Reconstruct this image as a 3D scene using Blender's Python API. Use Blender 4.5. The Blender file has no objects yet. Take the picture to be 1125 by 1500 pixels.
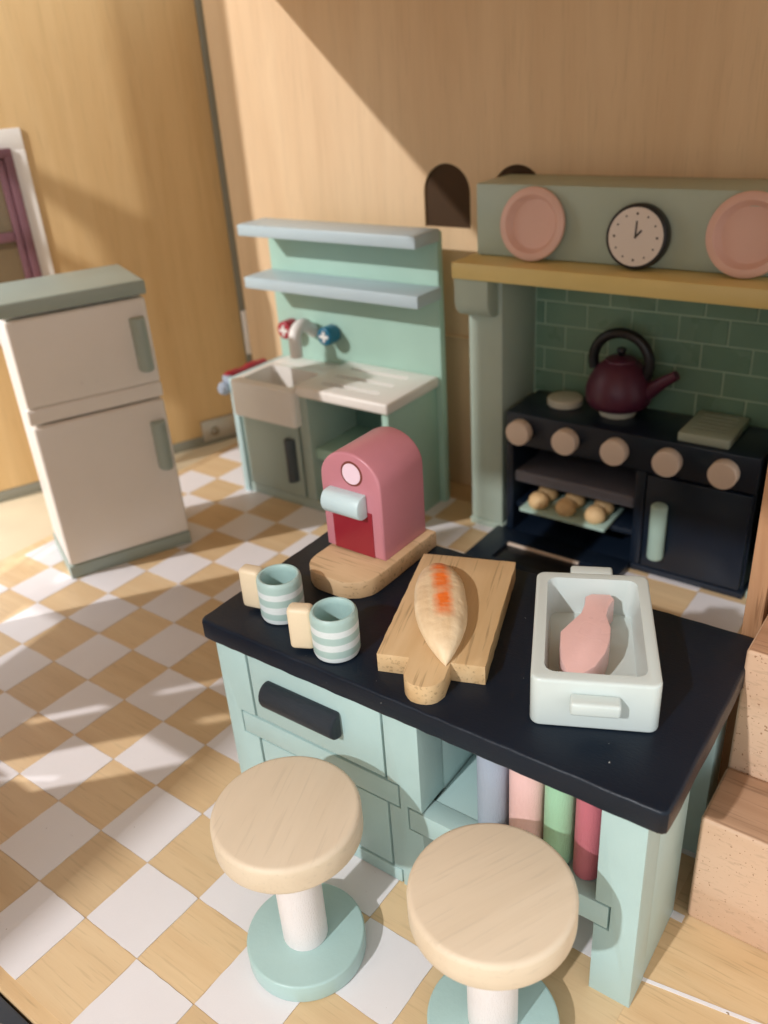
import bpy, bmesh, math, random
from mathutils import Matrix, Vector
random.seed(7)
S = 0.2            # one floor tile (2 cm of toy) = 0.2 Blender units; 1 unit = 10 cm
sc = bpy.context.scene
sc.unit_settings.system = 'METRIC'
sc.unit_settings.scale_length = 0.1
R = math.radians

# ------------------------------------------------------------------ camera
CAM = (8.77856, -4.18230, 9.37701)
RR = ((0.804087, 0.590980, -0.064701), (0.232733, -0.413051, -0.880468), (-0.547064, 0.692915, -0.469670))
cam_d = bpy.data.cameras.new('camera')
cam = bpy.data.objects.new('camera', cam_d)
sc.collection.objects.link(cam)
m = Matrix((RR[0], [-v for v in RR[1]], [-v for v in RR[2]])).transposed().to_4x4()
m.translation = Vector(CAM) * S
cam.matrix_world = m
cam_d.sensor_fit = 'VERTICAL'
cam_d.sensor_height = 36.0
cam_d.sensor_width = 27.0
cam_d.lens = 1259.85 / 1500 * 36
cam_d.clip_start = 0.02
cam_d.clip_end = 200
cam_d.dof.use_dof = True
cam_d.dof.focus_distance = 9.6 * S
cam_d.dof.aperture_fstop = 1.9
sc.camera = cam

# ------------------------------------------------------------------ light
sc.view_settings.view_transform = 'Standard'
sc.view_settings.look = 'None'
sc.view_settings.gamma = 1.0
sc.view_settings.exposure = 0.0
sc.view_settings.use_curve_mapping = False
w = bpy.data.worlds.new('World')
sc.world = w
w.use_nodes = True
bg = w.node_tree.nodes['Background']
bg.inputs[0].default_value = (0.95, 0.975, 1.0, 1)
bg.inputs[1].default_value = 1.14

def lamp(name, pos, target, power, color, radius, cone):
    ld = bpy.data.lights.new(name, 'SPOT')
    ld.energy = power
    ld.color = color
    ld.shadow_soft_size = radius * S
    ld.spot_size = R(cone)
    ld.spot_blend = 0.2
    o = bpy.data.objects.new(name, ld)
    o.location = Vector(pos) * S
    o.rotation_euler = (Vector(target) - Vector(pos)).to_track_quat('-Z', 'Y').to_euler()
    sc.collection.objects.link(o)
lamp('room_lamp_front', (2.2, -44.0, 36.6), (0.0, 3.0, 2.0), 3700, (0.985, 0.985, 1.0), 0.62, 46)
lamp('room_lamp_side', (-35.0, -37.0, 38.0), (-4.0, 6.0, 3.0), 5400, (1.0, 0.98, 0.985), 0.55, 46)

sc.cycles.use_denoising = True
sc.cycles.max_bounces = 6
sc.cycles.diffuse_bounces = 4
sc.cycles.glossy_bounces = 2
sc.cycles.use_adaptive_sampling = True
sc.cycles.adaptive_threshold = 0.02
sc.cycles.sample_clamp_indirect = 6.0

# ------------------------------------------------------------------ materials
def lin(c):
    return tuple((v / 12.92 if v <= 0.04045 else ((v + 0.055) / 1.055) ** 2.4) for v in [x / 255 for x in c])

class NT:
    def __init__(self, name):
        self.m = bpy.data.materials.new(name)
        self.m.use_nodes = True
        self.t = self.m.node_tree
        self.b = self.t.nodes['Principled BSDF']
        tc = self.t.nodes.new('ShaderNodeTexCoord')
        mp = self.t.nodes.new('ShaderNodeMapping')
        mp.inputs['Scale'].default_value = (1 / S,) * 3
        self.t.links.new(tc.outputs['Object'], mp.inputs['Vector'])
        self.co = mp.outputs['Vector']
        self.info = None
    def n(self, typ, **kw):
        nd = self.t.nodes.new(typ)
        for k, v in kw.items():
            setattr(nd, k, v)
        return nd
    def link(self, a, b):
        self.t.links.new(a, b)
    def rnd(self):
        if self.info is None:
            self.info = self.n('ShaderNodeObjectInfo').outputs['Random']
        return self.info
    def coords(self, scale=(1, 1, 1), shift=True, rot=(0, 0, 0)):
        mp = self.n('ShaderNodeMapping')
        mp.inputs['Scale'].default_value = scale
        mp.inputs['Rotation'].default_value = rot
        src = self.co
        if shift:
            mul = self.n('ShaderNodeMath', operation='MULTIPLY')
            mul.inputs[1].default_value = 37.0
            self.link(self.rnd(), mul.inputs[0])
            add = self.n('ShaderNodeVectorMath', operation='ADD')
            self.link(src, add.inputs[0])
            self.link(mul.outputs[0], add.inputs[1])
            src = add.outputs[0]
        self.link(src, mp.inputs['Vector'])
        return mp.outputs['Vector']
    def noise(self, vec, scale, detail=4, rough=0.55, dist=0.0):
        nd = self.n('ShaderNodeTexNoise')
        nd.inputs['Scale'].default_value = scale
        nd.inputs['Detail'].default_value = detail
        nd.inputs['Roughness'].default_value = rough
        nd.inputs['Distortion'].default_value = dist
        self.link(vec, nd.inputs['Vector'])
        return nd.outputs['Fac']
    def ramp(self, fac, stops):
        r = self.n('ShaderNodeValToRGB')
        el = r.color_ramp.elements
        while len(el) < len(stops):
            el.new(0.5)
        for e, (p, c) in zip(el, stops):
            e.position = p
            e.color = (*c, 1) if len(c) == 3 else c
        self.link(fac, r.inputs['Fac'])
        return r.outputs['Color']
    def mix(self, fac, a, b, mode='MIX'):
        mx = self.n('ShaderNodeMix', data_type='RGBA', blend_type=mode)
        for sock, v in ((mx.inputs[0], fac), (mx.inputs[6], a), (mx.inputs[7], b)):
            if hasattr(v, 'node'):
                self.link(v, sock)
            elif isinstance(v, (int, float)):
                sock.default_value = v
            else:
                sock.default_value = (*v, 1)
        return mx.outputs[2]
    def bump(self, h, strength, dist, prev=None):
        b = self.n('ShaderNodeBump')
        b.inputs['Strength'].default_value = strength
        b.inputs['Distance'].default_value = dist * S
        self.link(h, b.inputs['Height'])
        if prev is not None:
            self.link(prev, b.inputs['Normal'])
        return b.outputs['Normal']

def paint(name, rgb, rough=0.42, var=0.05, grain=None, chips=0.0, chipcol=(214, 190, 150), bumpy=0.25, coat=0.0, mottle=0.10):
    """Painted wood: slight tone drift, brush/wood grain relief, a few chips."""
    t = NT(name)
    c = lin(rgb)
    big = t.noise(t.coords((1, 1, 1)), 0.9, 3)
    lo = tuple(v * (1 - var) for v in c)
    hi = tuple(min(1, v * (1 + var)) for v in c)
    col = t.ramp(big, [(0.3, lo), (0.7, hi)])
    fine = t.noise(t.coords((1, 1, 1)), 55, 2, 0.7)
    col = t.mix(t.ramp(fine, [(0.35, (0, 0, 0)), (0.75, (mottle,) * 3)]), col, tuple(v * 0.8 for v in c))
    gs = grain or (1, 1, 1)
    rel = t.noise(t.coords(gs), 9 if grain else 14, 4, 0.6)
    if chips:
        ch = t.noise(t.coords((1, 1, 1)), 17, 2, 0.5)
        k = t.ramp(ch, [(0.80 - chips, (0, 0, 0)), (0.815 - chips, (1, 1, 1))])
        col = t.mix(k, col, lin(chipcol))
    t.link(col, t.b.inputs['Base Color'])
    rr = t.ramp(big, [(0.3, (rough - mottle * .7,) * 3), (0.7, (rough + mottle * .8,) * 3)])
    t.link(rr, t.b.inputs['Roughness'])
    nn = t.bump(rel, bumpy, 0.012)
    t.link(nn, t.b.inputs['Normal'])
    t.b.inputs['Coat Weight'].default_value = coat
    return t.m

def wood(name, light, dark, axis=0, density=5.0, rough=0.5, pores=0.5, rings=0.4, pore_len=0.07, var=0.12, spec=0.3, flecks=0.0, fleckcol=(120, 80, 50)):
    t = NT(name)
    a, b = lin(light), lin(dark)
    sv = [density] * 3
    sv[axis] = density * 0.09
    base = t.noise(t.coords(tuple(sv)), 0.55, 5, 0.6, 0.6)
    col = t.ramp(base, [(0.28, b), (0.5, tuple((x + y) / 2 for x, y in zip(a, b))), (0.72, a)])
    # growth figure
    wv = t.n('ShaderNodeTexWave', wave_type='BANDS', bands_direction='XYZ'[(axis + 1) % 3], wave_profile='SIN')
    wv.inputs['Scale'].default_value = 0.55
    wv.inputs['Distortion'].default_value = 7.0
    wv.inputs['Detail'].default_value = 3.0
    wv.inputs['Detail Scale'].default_value = 0.7
    s2 = [1.0] * 3
    s2[axis] = 0.16
    t.link(t.coords(tuple(s2)), wv.inputs['Vector'])
    k = t.ramp(wv.outputs['Fac'], [(0.55, (0, 0, 0)), (0.9, (rings * 0.35,) * 3), (1.0, (rings * 0.8,) * 3)])
    col = t.mix(k, col, tuple(v * 0.72 for v in b))
    sp = [60.0] * 3
    sp[axis] = 60 * pore_len
    pr = t.noise(t.coords(tuple(sp)), 0.42, 2, 0.5)
    k2 = t.ramp(pr, [(0.58, (0, 0, 0)), (0.68, (pores,) * 3)])
    col = t.mix(k2, col, tuple(v * 0.55 for v in b))
    if flecks:
        fl = t.noise(t.coords((1, 1, 1)), 30, 1, 0.4)
        kf = t.ramp(fl, [(0.74 - flecks * 0.1, (0, 0, 0)), (0.77 - flecks * 0.1, (0.75,) * 3)])
        col = t.mix(kf, col, lin(fleckcol))
    # piece to piece difference
    hv = t.n('ShaderNodeHueSaturation')
    mr = t.n('ShaderNodeMapRange')
    mr.inputs['To Min'].default_value = 1 - var
    mr.inputs['To Max'].default_value = 1 + var
    t.link(t.rnd(), mr.inputs['Value'])
    t.link(mr.outputs[0], hv.inputs['Value'])
    t.link(col, hv.inputs['Color'])
    t.link(hv.outputs['Color'], t.b.inputs['Base Color'])
    t.b.inputs['Roughness'].default_value = rough
    t.b.inputs['Specular IOR Level'].default_value = spec
    nn = t.bump(pr, 0.25, 0.008)
    t.link(nn, t.b.inputs['Normal'])
    return t.m

def plain(name, rgb, rough=0.5, metal=0.0, spec=0.5):
    t = NT(name)
    c = lin(rgb)
    n = t.noise(t.coords(), 7, 3)
    t.link(t.ramp(n, [(0.3, tuple(v * 0.92 for v in c)), (0.7, c)]), t.b.inputs['Base Color'])
    t.b.inputs['Roughness'].default_value = rough
    t.b.inputs['Metallic'].default_value = metal
    t.b.inputs['Specular IOR Level'].default_value = spec
    return t.m

M = {}
M['ply_wall'] = wood('maple_plywood_wall', (230, 201, 163), (217, 184, 145), 2, 2.2, 0.5, 0.12, 0.10, 0.05, 0.0)
M['ply_panel'] = wood('maple_plywood_panel', (220, 188, 138), (204, 168, 116), 2, 2.0, 0.45, 0.14, 0.10, 0.05, 0.0)
M['floor'] = wood('floor_plywood', (222, 194, 152), (204, 170, 126), 0, 4.0, 0.42, 0.35, 0.15, 0.06, 0.0)
M['tan_tile'] = wood('tan_floor_tile', (226, 199, 158), (213, 181, 138), 0, 4.0, 0.36, 0.20, 0.10, 0.06, 0.07, spec=0.4)
M['cream_floor'] = paint('cream_floor_border', (206, 190, 160), 0.5)
M['white_tile'] = paint('white_floor_paint', (234, 230, 231), 0.36, 0.02, (3, 9, 3), 0.012, (150, 130, 110), 0.08)
M['mint'] = paint('mint_paint', (174, 201, 198), 0.38, 0.05, (6, 6, 1.5), 0.0, bumpy=0.22)
M['mint_base'] = paint('mint_stool_paint', (171, 200, 196), 0.36, 0.04, None, 0.015, (70, 90, 90))
M['navy'] = paint('navy_counter_paint', (14, 25, 38), 0.38, 0.12, (2, 6, 6), 0.02, (190, 190, 185), 0.25)
M['navy_rough'] = paint('navy_handle_paint', (25, 36, 46), 0.45, 0.15, (3, 20, 20), 0.0, bumpy=0.9)
M['stool_wood'] = wood('rubberwood_seat', (227, 211, 187), (211, 193, 167), 1, 1.6, 0.5, 0.13, 0.40, 0.05, 0.03)
M['white_post'] = paint('white_post_paint', (238, 232, 230), 0.45, 0.03, (14, 14, 1.4), 0.0, bumpy=0.9)
M['board_wood'] = wood('cutting_board_wood', (222, 194, 152), (200, 166, 120), 1, 3.0, 0.48, 0.6, 0.40, 0.05, 0.04)
M['base_wood'] = wood('coffee_base_wood', (222, 192, 154), (200, 166, 124), 0, 3.2, 0.48, 0.75, 0.35, 0.05, 0.04)
M['pink'] = paint('pink_paint', (196, 128, 138), 0.36, 0.04, None, 0.0, bumpy=0.2)
M['red'] = paint('dark_red_paint', (146, 38, 50), 0.36, 0.05)
M['sticker'] = paint('pale_pink_print', (242, 214, 226), 0.35, 0.02)
M['ring'] = paint('brown_ring_print', (120, 62, 52), 0.4)
M['paleblue'] = paint('pale_blue_paint', (198, 219, 222), 0.36, 0.03, (1, 8, 8), 0.0, bumpy=0.35)
M['navy'].node_tree.nodes['Principled BSDF'].inputs['Specular IOR Level'].default_value = 0.3
M['mug'] = None
M['mug_handle'] = paint('cream_handle_wood', (227, 209, 178), 0.45, 0.04)
M['dish'] = paint('pale_grey_green_dish', (206, 217, 214), 0.3, 0.01, None, 0.0, bumpy=0.015, coat=0.2, mottle=0.0)
M['fish'] = paint('salmon_pink_paint', (236, 194, 189), 0.34, 0.03, (1, 1, 8), 0.0, bumpy=0.3)
M['book_grey'] = paint('grey_blue_paint', (164, 176, 192), 0.4, 0.04, (14, 14, 1.2), 0.0, bumpy=0.6)
M['book_pink'] = paint('pale_pink_paint', (238, 196, 190), 0.4, 0.04, (14, 14, 1.2), 0.0, bumpy=0.6)
M['book_mint'] = paint('light_green_paint', (160, 206, 170), 0.4, 0.04, (14, 14, 1.2), 0.0, bumpy=0.6)
M['book_rose'] = paint('rose_paint', (190, 106, 118), 0.4, 0.04, (14, 14, 1.2), 0.0, bumpy=0.6)
M['fridge'] = paint('cream_pink_fridge_paint', (241, 233, 223), 0.34, 0.02, None, 0.0, bumpy=0.15)
M['fridge_side'] = paint('white_fridge_side_paint', (236, 226, 220), 0.36, 0.02)
M['sage'] = paint('grey_sage_paint', (160, 172, 162), 0.4, 0.04)
M['grey_edge'] = paint('grey_edge_paint', (134, 132, 118), 0.5, 0.05)
M['sink_front'] = paint('sink_sage_paint', (168, 184, 174), 0.4, 0.04)
M['sink_green'] = paint('sink_green_paint', (168, 202, 186), 0.4, 0.03)
M['sink_side'] = paint('sink_side_paint', (186, 212, 212), 0.4, 0.03)
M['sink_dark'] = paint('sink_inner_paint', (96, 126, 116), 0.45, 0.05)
M['shelf_blue'] = paint('shelf_blue_paint', (184, 202, 208), 0.4, 0.03)
M['sink_white'] = paint('sink_cream_paint', (240, 235, 227), 0.36, 0.02)
M['dark_handle'] = paint('charcoal_paint', (72, 80, 84), 0.45, 0.06)
M['stove_green'] = paint('stove_sage_paint', (178, 194, 180), 0.4, 0.04)
M['stove_navy'] = paint('stove_navy_paint', (22, 33, 48), 0.36, 0.1, None, 0.0, bumpy=0.15)
M['stove_tile'] = paint('green_wall_tile', (120, 154, 132), 0.3, 0.07)
M['grout'] = paint('grout_paint', (176, 202, 178), 0.6)
M['yellow'] = paint('mustard_paint', (228, 206, 136), 0.4, 0.04)
M['cream_knob'] = paint('cream_knob_paint', (234, 214, 196), 0.4, 0.03)
M['plate'] = paint('pink_plate_paint', (234, 194, 181), 0.4, 0.03)
M['clock_black'] = paint('black_clock_paint', (34, 34, 36), 0.4)
M['clock_white'] = paint('clock_face_print', (234, 224, 216), 0.5, 0.02)
M['clock_ink'] = plain('clock_ink', (60, 54, 50), 0.6)
M['plum'] = paint('plum_kettle_paint', (84, 34, 56), 0.42, 0.06)
M['black'] = paint('black_paint', (22, 22, 26), 0.4)
M['burner'] = paint('burner_white_paint', (206, 204, 186), 0.45)
M['griddle'] = paint('griddle_grey_paint', (168, 178, 160), 0.45)
M['tray'] = paint('mint_tray_paint', (178, 206, 194), 0.4)
M['bun'] = wood('bun_wood', (238, 208, 160), (224, 186, 132), 0, 3, 0.5, 0.2, 0.2, var=0.03)
M['rack'] = paint('grey_rack_paint', (112, 112, 122), 0.45)
M['tap_red'] = paint('tap_red_paint', (168, 40, 56), 0.35)
M['tap_blue'] = paint('tap_blue_paint', (24, 104, 132), 0.35)
M['white'] = paint('white_paint', (238, 234, 228), 0.4, 0.02)
M['mauve'] = paint('mauve_paint', (116, 78, 86), 0.42, 0.05)
M['pane'] = plain('olive_pane', (118, 100, 72), 0.25)
M['metal'] = plain('hinge_metal', (186, 178, 164), 0.42, 0.55)
M['screw'] = plain('screw_metal', (150, 140, 122), 0.3, 0.9)
M['beech'] = wood('beech_block', (214, 182, 154), (200, 164, 134), 0, 2.2, 0.6, 0.25, 0.12, 0.3, 0.03, flecks=0.5, fleckcol=(140, 96, 66))
M['beech_top'] = wood('beech_block_top', (192, 154, 124), (168, 128, 98), 0, 3.2, 0.55, 0.5, 0.4, 0.05, 0.03)
M['plank'] = wood('stair_stringer_wood', (206, 164, 128), (170, 122, 84), 2, 5.0, 0.6, 0.6, 0.3, 0.05, 0.03)
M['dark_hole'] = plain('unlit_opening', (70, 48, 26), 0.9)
M['mat_navy'] = paint('mat_navy_print', (58, 66, 76), 0.4, 0.05, None, 0.02, (200, 190, 170))
M['mat_cream'] = paint('mat_cream_print', (228, 220, 200), 0.45)

# striped mug
def mug_mat():
    t = NT('striped_mug_paint')
    sep = t.n('ShaderNodeSeparateXYZ')
    wob = t.noise(t.coords((1, 1, 1)), 4.0, 2)
    t.link(t.co, sep.inputs[0])
    ad = t.n('ShaderNodeMath', operation='MULTIPLY_ADD')
    t.link(wob, ad.inputs[0]); ad.inputs[1].default_value = 0.03; t.link(sep.outputs['Z'], ad.inputs[2])
    g = lin((168, 194, 189)); wt = lin((216, 224, 225))
    mr = t.n('ShaderNodeMapRange'); mr.inputs['From Max'].default_value = 0.62
    t.link(ad.outputs[0], mr.inputs['Value'])
    st = [(0.0, wt), (0.155, wt), (0.175, g), (0.305, g), (0.325, wt), (0.455, wt), (0.475, g), (0.615, g), (0.635, wt), (0.755, wt), (0.775, g)]
    r = t.n('ShaderNodeValToRGB')
    el = r.color_ramp.elements
    while len(el) < len(st):
        el.new(0.5)
    for e, (p, c) in zip(el, st):
        e.position = p; e.color = (*c, 1)
    t.link(mr.outputs[0], r.inputs['Fac'])
    sc_n = t.noise(t.coords((1, 1, 3)), 22, 3, 0.7)
    col = t.mix(t.ramp(sc_n, [(0.5, (0, 0, 0)), (0.75, (0.25,) * 3)]), r.outputs['Color'], g)
    t.link(col, t.b.inputs['Base Color'])
    t.b.inputs['Roughness'].default_value = 0.42
    t.link(t.bump(sc_n, 0.4, 0.008), t.b.inputs['Normal'])
    return t.m
M['mug'] = mug_mat()
M['mug_inside'] = paint('mug_inside_paint', (168, 198, 194), 0.4, 0.03)

# bread: pale turned wood with a sprayed orange streak along its ridge
def bread_mat():
    t = NT('bread_wood')
    a, b = lin((238, 216, 180)), lin((220, 190, 148))
    base = t.noise(t.coords((6, 0.6, 6)), 0.8, 4)
    col = t.ramp(base, [(0.3, b), (0.7, a)])
    sep = t.n('ShaderNodeSeparateXYZ'); t.link(t.co, sep.inputs[0])
    nz = t.noise(t.coords((1, 1, 1)), 9, 3, 0.7)
    # distance from the streak centre line, x' = x - 0.02
    sx = t.n('ShaderNodeMath', operation='SUBTRACT'); t.link(sep.outputs['X'], sx.inputs[0]); sx.inputs[1].default_value = 0.03
    ax = t.n('ShaderNodeMath', operation='ABSOLUTE'); t.link(sx.outputs[0], ax.inputs[0])
    jit = t.n('ShaderNodeMath', operation='MULTIPLY_ADD'); t.link(nz, jit.inputs[0]); jit.inputs[1].default_value = 0.10; t.link(ax.outputs[0], jit.inputs[2])
    kx = t.n('ShaderNodeMapRange'); kx.inputs['From Min'].default_value = 0.19; kx.inputs['From Max'].default_value = 0.09; t.link(jit.outputs[0], kx.inputs['Value'])
    yc = t.n('ShaderNodeMath', operation='SUBTRACT'); t.link(sep.outputs['Y'], yc.inputs[0]); yc.inputs[1].default_value = 0.26
    ya = t.n('ShaderNodeMath', operation='ABSOLUTE'); t.link(yc.outputs[0], ya.inputs[0])
    ky = t.n('ShaderNodeMapRange'); ky.inputs['From Min'].default_value = 0.76; ky.inputs['From Max'].default_value = 0.56; t.link(ya.outputs[0], ky.inputs['Value'])
    zz = t.n('ShaderNodeMapRange'); zz.inputs['From Min'].default_value = 0.08; zz.inputs['From Max'].default_value = 0.16; t.link(sep.outputs['Z'], zz.inputs['Value'])
    pr = t.n('ShaderNodeMath', operation='MULTIPLY'); t.link(kx.outputs[0], pr.inputs[0]); t.link(ky.outputs[0], pr.inputs[1])
    pr2 = t.n('ShaderNodeMath', operation='MULTIPLY'); t.link(pr.outputs[0], pr2.inputs[0]); t.link(zz.outputs[0], pr2.inputs[1])
    pr3 = t.n('ShaderNodeMath', operation='MULTIPLY'); t.link(pr2.outputs[0], pr3.inputs[0])
    st = t.ramp(t.noise(t.coords((1.2, 4.0, 1)), 1.6, 2), [(0.34, (0.5,) * 3), (0.5, (1, 1, 1))]); t.link(st, pr3.inputs[1])
    col = t.mix(pr3.outputs[0], col, lin((244, 122, 44)))
    t.link(col, t.b.inputs['Base Color'])
    t.b.inputs['Roughness'].default_value = 0.55
    nn = t.bump(t.noise(t.coords((1, 1, 1)), 3.0, 2), 0.8, 0.06)
    t.link(t.bump(nz, 0.4, 0.02, nn), t.b.inputs['Normal'])
    return t.m
M['bread'] = bread_mat()

# ------------------------------------------------------------------ mesh helpers (tile units)
col = sc.collection
def new_obj(name, me, parent=None):
    o = bpy.data.objects.new(name, me)
    col.objects.link(o)
    o.parent = parent
    return o

def finish(bm, name, mat, parent=None, xf=None, smooth=35, loc=None):
    if xf is not None:
        bmesh.ops.transform(bm, matrix=xf, verts=bm.verts)
    if loc is not None:
        bmesh.ops.translate(bm, vec=-Vector(loc), verts=bm.verts)
    bmesh.ops.recalc_face_normals(bm, faces=bm.faces)
    me = bpy.data.meshes.new(name)
    bm.to_mesh(me)
    bm.free()
    if smooth:
        for p in me.polygons:
            p.use_smooth = True
        me.set_sharp_from_angle(angle=R(smooth))
    mats = mat if isinstance(mat, (list, tuple)) else [mat]
    for mm in mats:
        me.materials.append(M[mm])
    o = new_obj(name, me, parent)
    if loc is not None:
        o.location = loc
    return o

def thing(name, label, cat, loc, rz=0, group=None):
    o = bpy.data.objects.new(name, None)
    o.empty_display_size = 0.05
    col.objects.link(o)
    o.location = loc
    o.rotation_euler = (0, 0, R(rz))
    tag(o, label, cat, group)
    return o
def tag(o, label, cat, group=None):
    o['label'] = label
    o['category'] = cat
    if group:
        o['group'] = group
    return o
def inv(t):
    return (Matrix.Translation(t.location) @ t.rotation_euler.to_matrix().to_4x4()).inverted()

def box(x0, x1, y0, y1, z0, z1, bev=0.03, seg=2, bm=None, only=None):
    own = bmesh.new()
    bmesh.ops.create_cube(own, size=1)
    for v in own.verts:
        v.co = Vector((x0 + (v.co.x + .5) * (x1 - x0), y0 + (v.co.y + .5) * (y1 - y0), z0 + (v.co.z + .5) * (z1 - z0)))
    if bev > 0:
        bmesh.ops.bevel(own, geom=list(own.edges), offset=bev, segments=seg, profile=0.5, affect='EDGES', clamp_overlap=True)
    if bm is None:
        return own
    join(bm, own)
    return bm
def join(bm, other):
    me = bpy.data.meshes.new('tmp')
    other.to_mesh(me)
    other.free()
    bm.from_mesh(me)
    bpy.data.meshes.remove(me)

def prism(pts, lo, hi, axis='z', bev=0.03, seg=2):
    """Extrude a 2-D outline. axis z: (x,y); axis y: (x,z); axis x: (y,z)."""
    bm = bmesh.new()
    def P(p, h):
        return {'z': (p[0], p[1], h), 'y': (p[0], h, p[1]), 'x': (h, p[0], p[1])}[axis]
    a = [bm.verts.new(P(p, lo)) for p in pts]
    b = [bm.verts.new(P(p, hi)) for p in pts]
    f1 = bm.faces.new(a)
    f2 = bm.faces.new(b[::-1])
    n = len(pts)
    for i in range(n):
        bm.faces.new((a[i], a[(i + 1) % n], b[(i + 1) % n], b[i]))
    bmesh.ops.recalc_face_normals(bm, faces=bm.faces)
    if bev > 0:
        es = list({e for f in (f1, f2) for e in f.edges})
        bmesh.ops.bevel(bm, geom=es, offset=bev, segments=seg, profile=0.5, affect='EDGES', clamp_overlap=True)
    return bm
def lathe(prof, seg=40, axis='z', c=(0, 0, 0)):
    """Revolve (r, h) pairs."""
    bm = bmesh.new()
    rings = []
    def P(r, h, a):
        u, v = r * math.cos(a), r * math.sin(a)
        q = {'z': (u, v, h), 'y': (u, h, v), 'x': (h, u, v)}[axis]
        return Vector(q) + Vector(c)
    for r, h in prof:
        if r <= 1e-5:
            rings.append([bm.verts.new(P(0, h, 0))])
        else:
            rings.append([bm.verts.new(P(r, h, 2 * math.pi * k / seg)) for k in range(seg)])
    for A, B in zip(rings, rings[1:]):
        for k in range(seg):
            k2 = (k + 1) % seg
            if len(A) == 1 and len(B) == 1:
                continue
            if len(A) == 1:
                bm.faces.new((A[0], B[k], B[k2]))
            elif len(B) == 1:
                bm.faces.new((A[k], A[k2], B[0]))
            else:
                bm.faces.new((A[k], A[k2], B[k2], B[k]))
    return bm
def disc(r, h0, h1, bev=0.04, n=3):
    """closed turned profile with rounded rims"""
    p = [(0, h0)]
    for k in range(n + 1):
        a = math.pi / 2 * k / n
        p.append((r - bev + bev * math.sin(a), h0 + bev - bev * math.cos(a)))
    for k in range(n + 1):
        a = math.pi / 2 * k / n
        p.append((r - bev + bev * math.cos(a), h1 - bev + bev * math.sin(a)))
    p.append((0, h1))
    return p
def tube(path, rad, seg=14, cap=True):
    bm = bmesh.new()
    pts = [Vector(p) for p in path]
    rs = rad if isinstance(rad, (list, tuple)) else [rad] * len(pts)
    rings = []
    prev = None
    for i, p in enumerate(pts):
        d = (pts[min(i + 1, len(pts) - 1)] - pts[max(i - 1, 0)]).normalized()
        if prev is None:
            u = d.orthogonal().normalized()
        else:
            u = (prev - d * prev.dot(d)).normalized()
        prev = u
        v = d.cross(u)
        rings.append([bm.verts.new(p + (u * math.cos(2 * math.pi * k / seg) + v * math.sin(2 * math.pi * k / seg)) * rs[i]) for k in range(seg)])
    for A, B in zip(rings, rings[1:]):
        for k in range(seg):
            bm.faces.new((A[k], A[(k + 1) % seg], B[(k + 1) % seg], B[k]))
    if cap:
        bm.faces.new(rings[0][::-1])
        bm.faces.new(rings[-1])
    return bm
def arc(cx, cy, r, a0, a1, n):
    return [(cx + r * math.cos(R(a0 + (a1 - a0) * k / n)), cy + r * math.sin(R(a0 + (a1 - a0) * k / n))) for k in range(n + 1)]
def rrect(x0, x1, y0, y1, r, n=6):
    return arc(x1 - r, y1 - r, r, 0, 90, n) + arc(x0 + r, y1 - r, r, 90, 180, n) + arc(x0 + r, y0 + r, r, 180, 270, n) + arc(x1 - r, y0 + r, r, 270, 360, n)
def rough(pts, step=0.12, amp=0.004):
    out = []
    for a, b in zip(pts, pts[1:] + pts[:1]):
        L = math.hypot(b[0] - a[0], b[1] - a[1])
        n = max(1, int(L / step))
        for k in range(n):
            t = k / n
            out.append((a[0] + (b[0] - a[0]) * t + random.uniform(-amp, amp), a[1] + (b[1] - a[1]) * t + random.uniform(-amp, amp)))
    return out
def cut(o, cutters):
    """Boolean-subtract the cutter meshes from o and bake the result."""
    for c in cutters:
        md = o.modifiers.new('cut', 'BOOLEAN')
        md.operation = 'DIFFERENCE'
        md.solver = 'EXACT'
        md.object = c
    dg = bpy.context.evaluated_depsgraph_get()
    me = bpy.data.meshes.new_from_object(o.evaluated_get(dg))
    o.modifiers.clear()
    old = o.data
    o.data = me
    bpy.data.meshes.remove(old)
    for c in cutters:
        d = c.data
        bpy.data.objects.remove(c)
        bpy.data.meshes.remove(d)
    for p in o.data.polygons:
        p.use_smooth = True
    o.data.set_sharp_from_angle(angle=R(35))
def tmpobj(bm):
    me = bpy.data.meshes.new('cutter')
    bmesh.ops.recalc_face_normals(bm, faces=bm.faces)
    bm.to_mesh(me)
    bm.free()
    return new_obj('cutter', me)
def structure(o):
    o['kind'] = 'structure'
    return o

# projection, used only to skip floor tiles that lie outside the picture
def seen(p, mx=0.16):
    d = Vector(p) - Vector(CAM)
    x, y, z = (sum(a * b for a, b in zip(r, d)) for r in RR)
    if z < 0.5:
        return False
    u, v = 1259.85 * x / z / 1125, 1259.85 * y / z / 1500
    return abs(u) < 0.5 + mx and abs(v) < 0.5 + mx

# ================================================================== SETTING
# floor board with painted squares
floor = structure(finish(box(-8.3, 13, -2.17, 12.2, -0.3, 0.0, 0.02), 'floor', 'floor'))
ground = structure(finish(box(-40, 40, -40, 40, -0.9, -0.5, 0), 'ground', 'cream_floor'))
border = structure(finish(box(-13.5, -8.32, 1.0, 14, -0.35, -0.02, 0.02), 'floor_border', 'cream_floor'))

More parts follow.
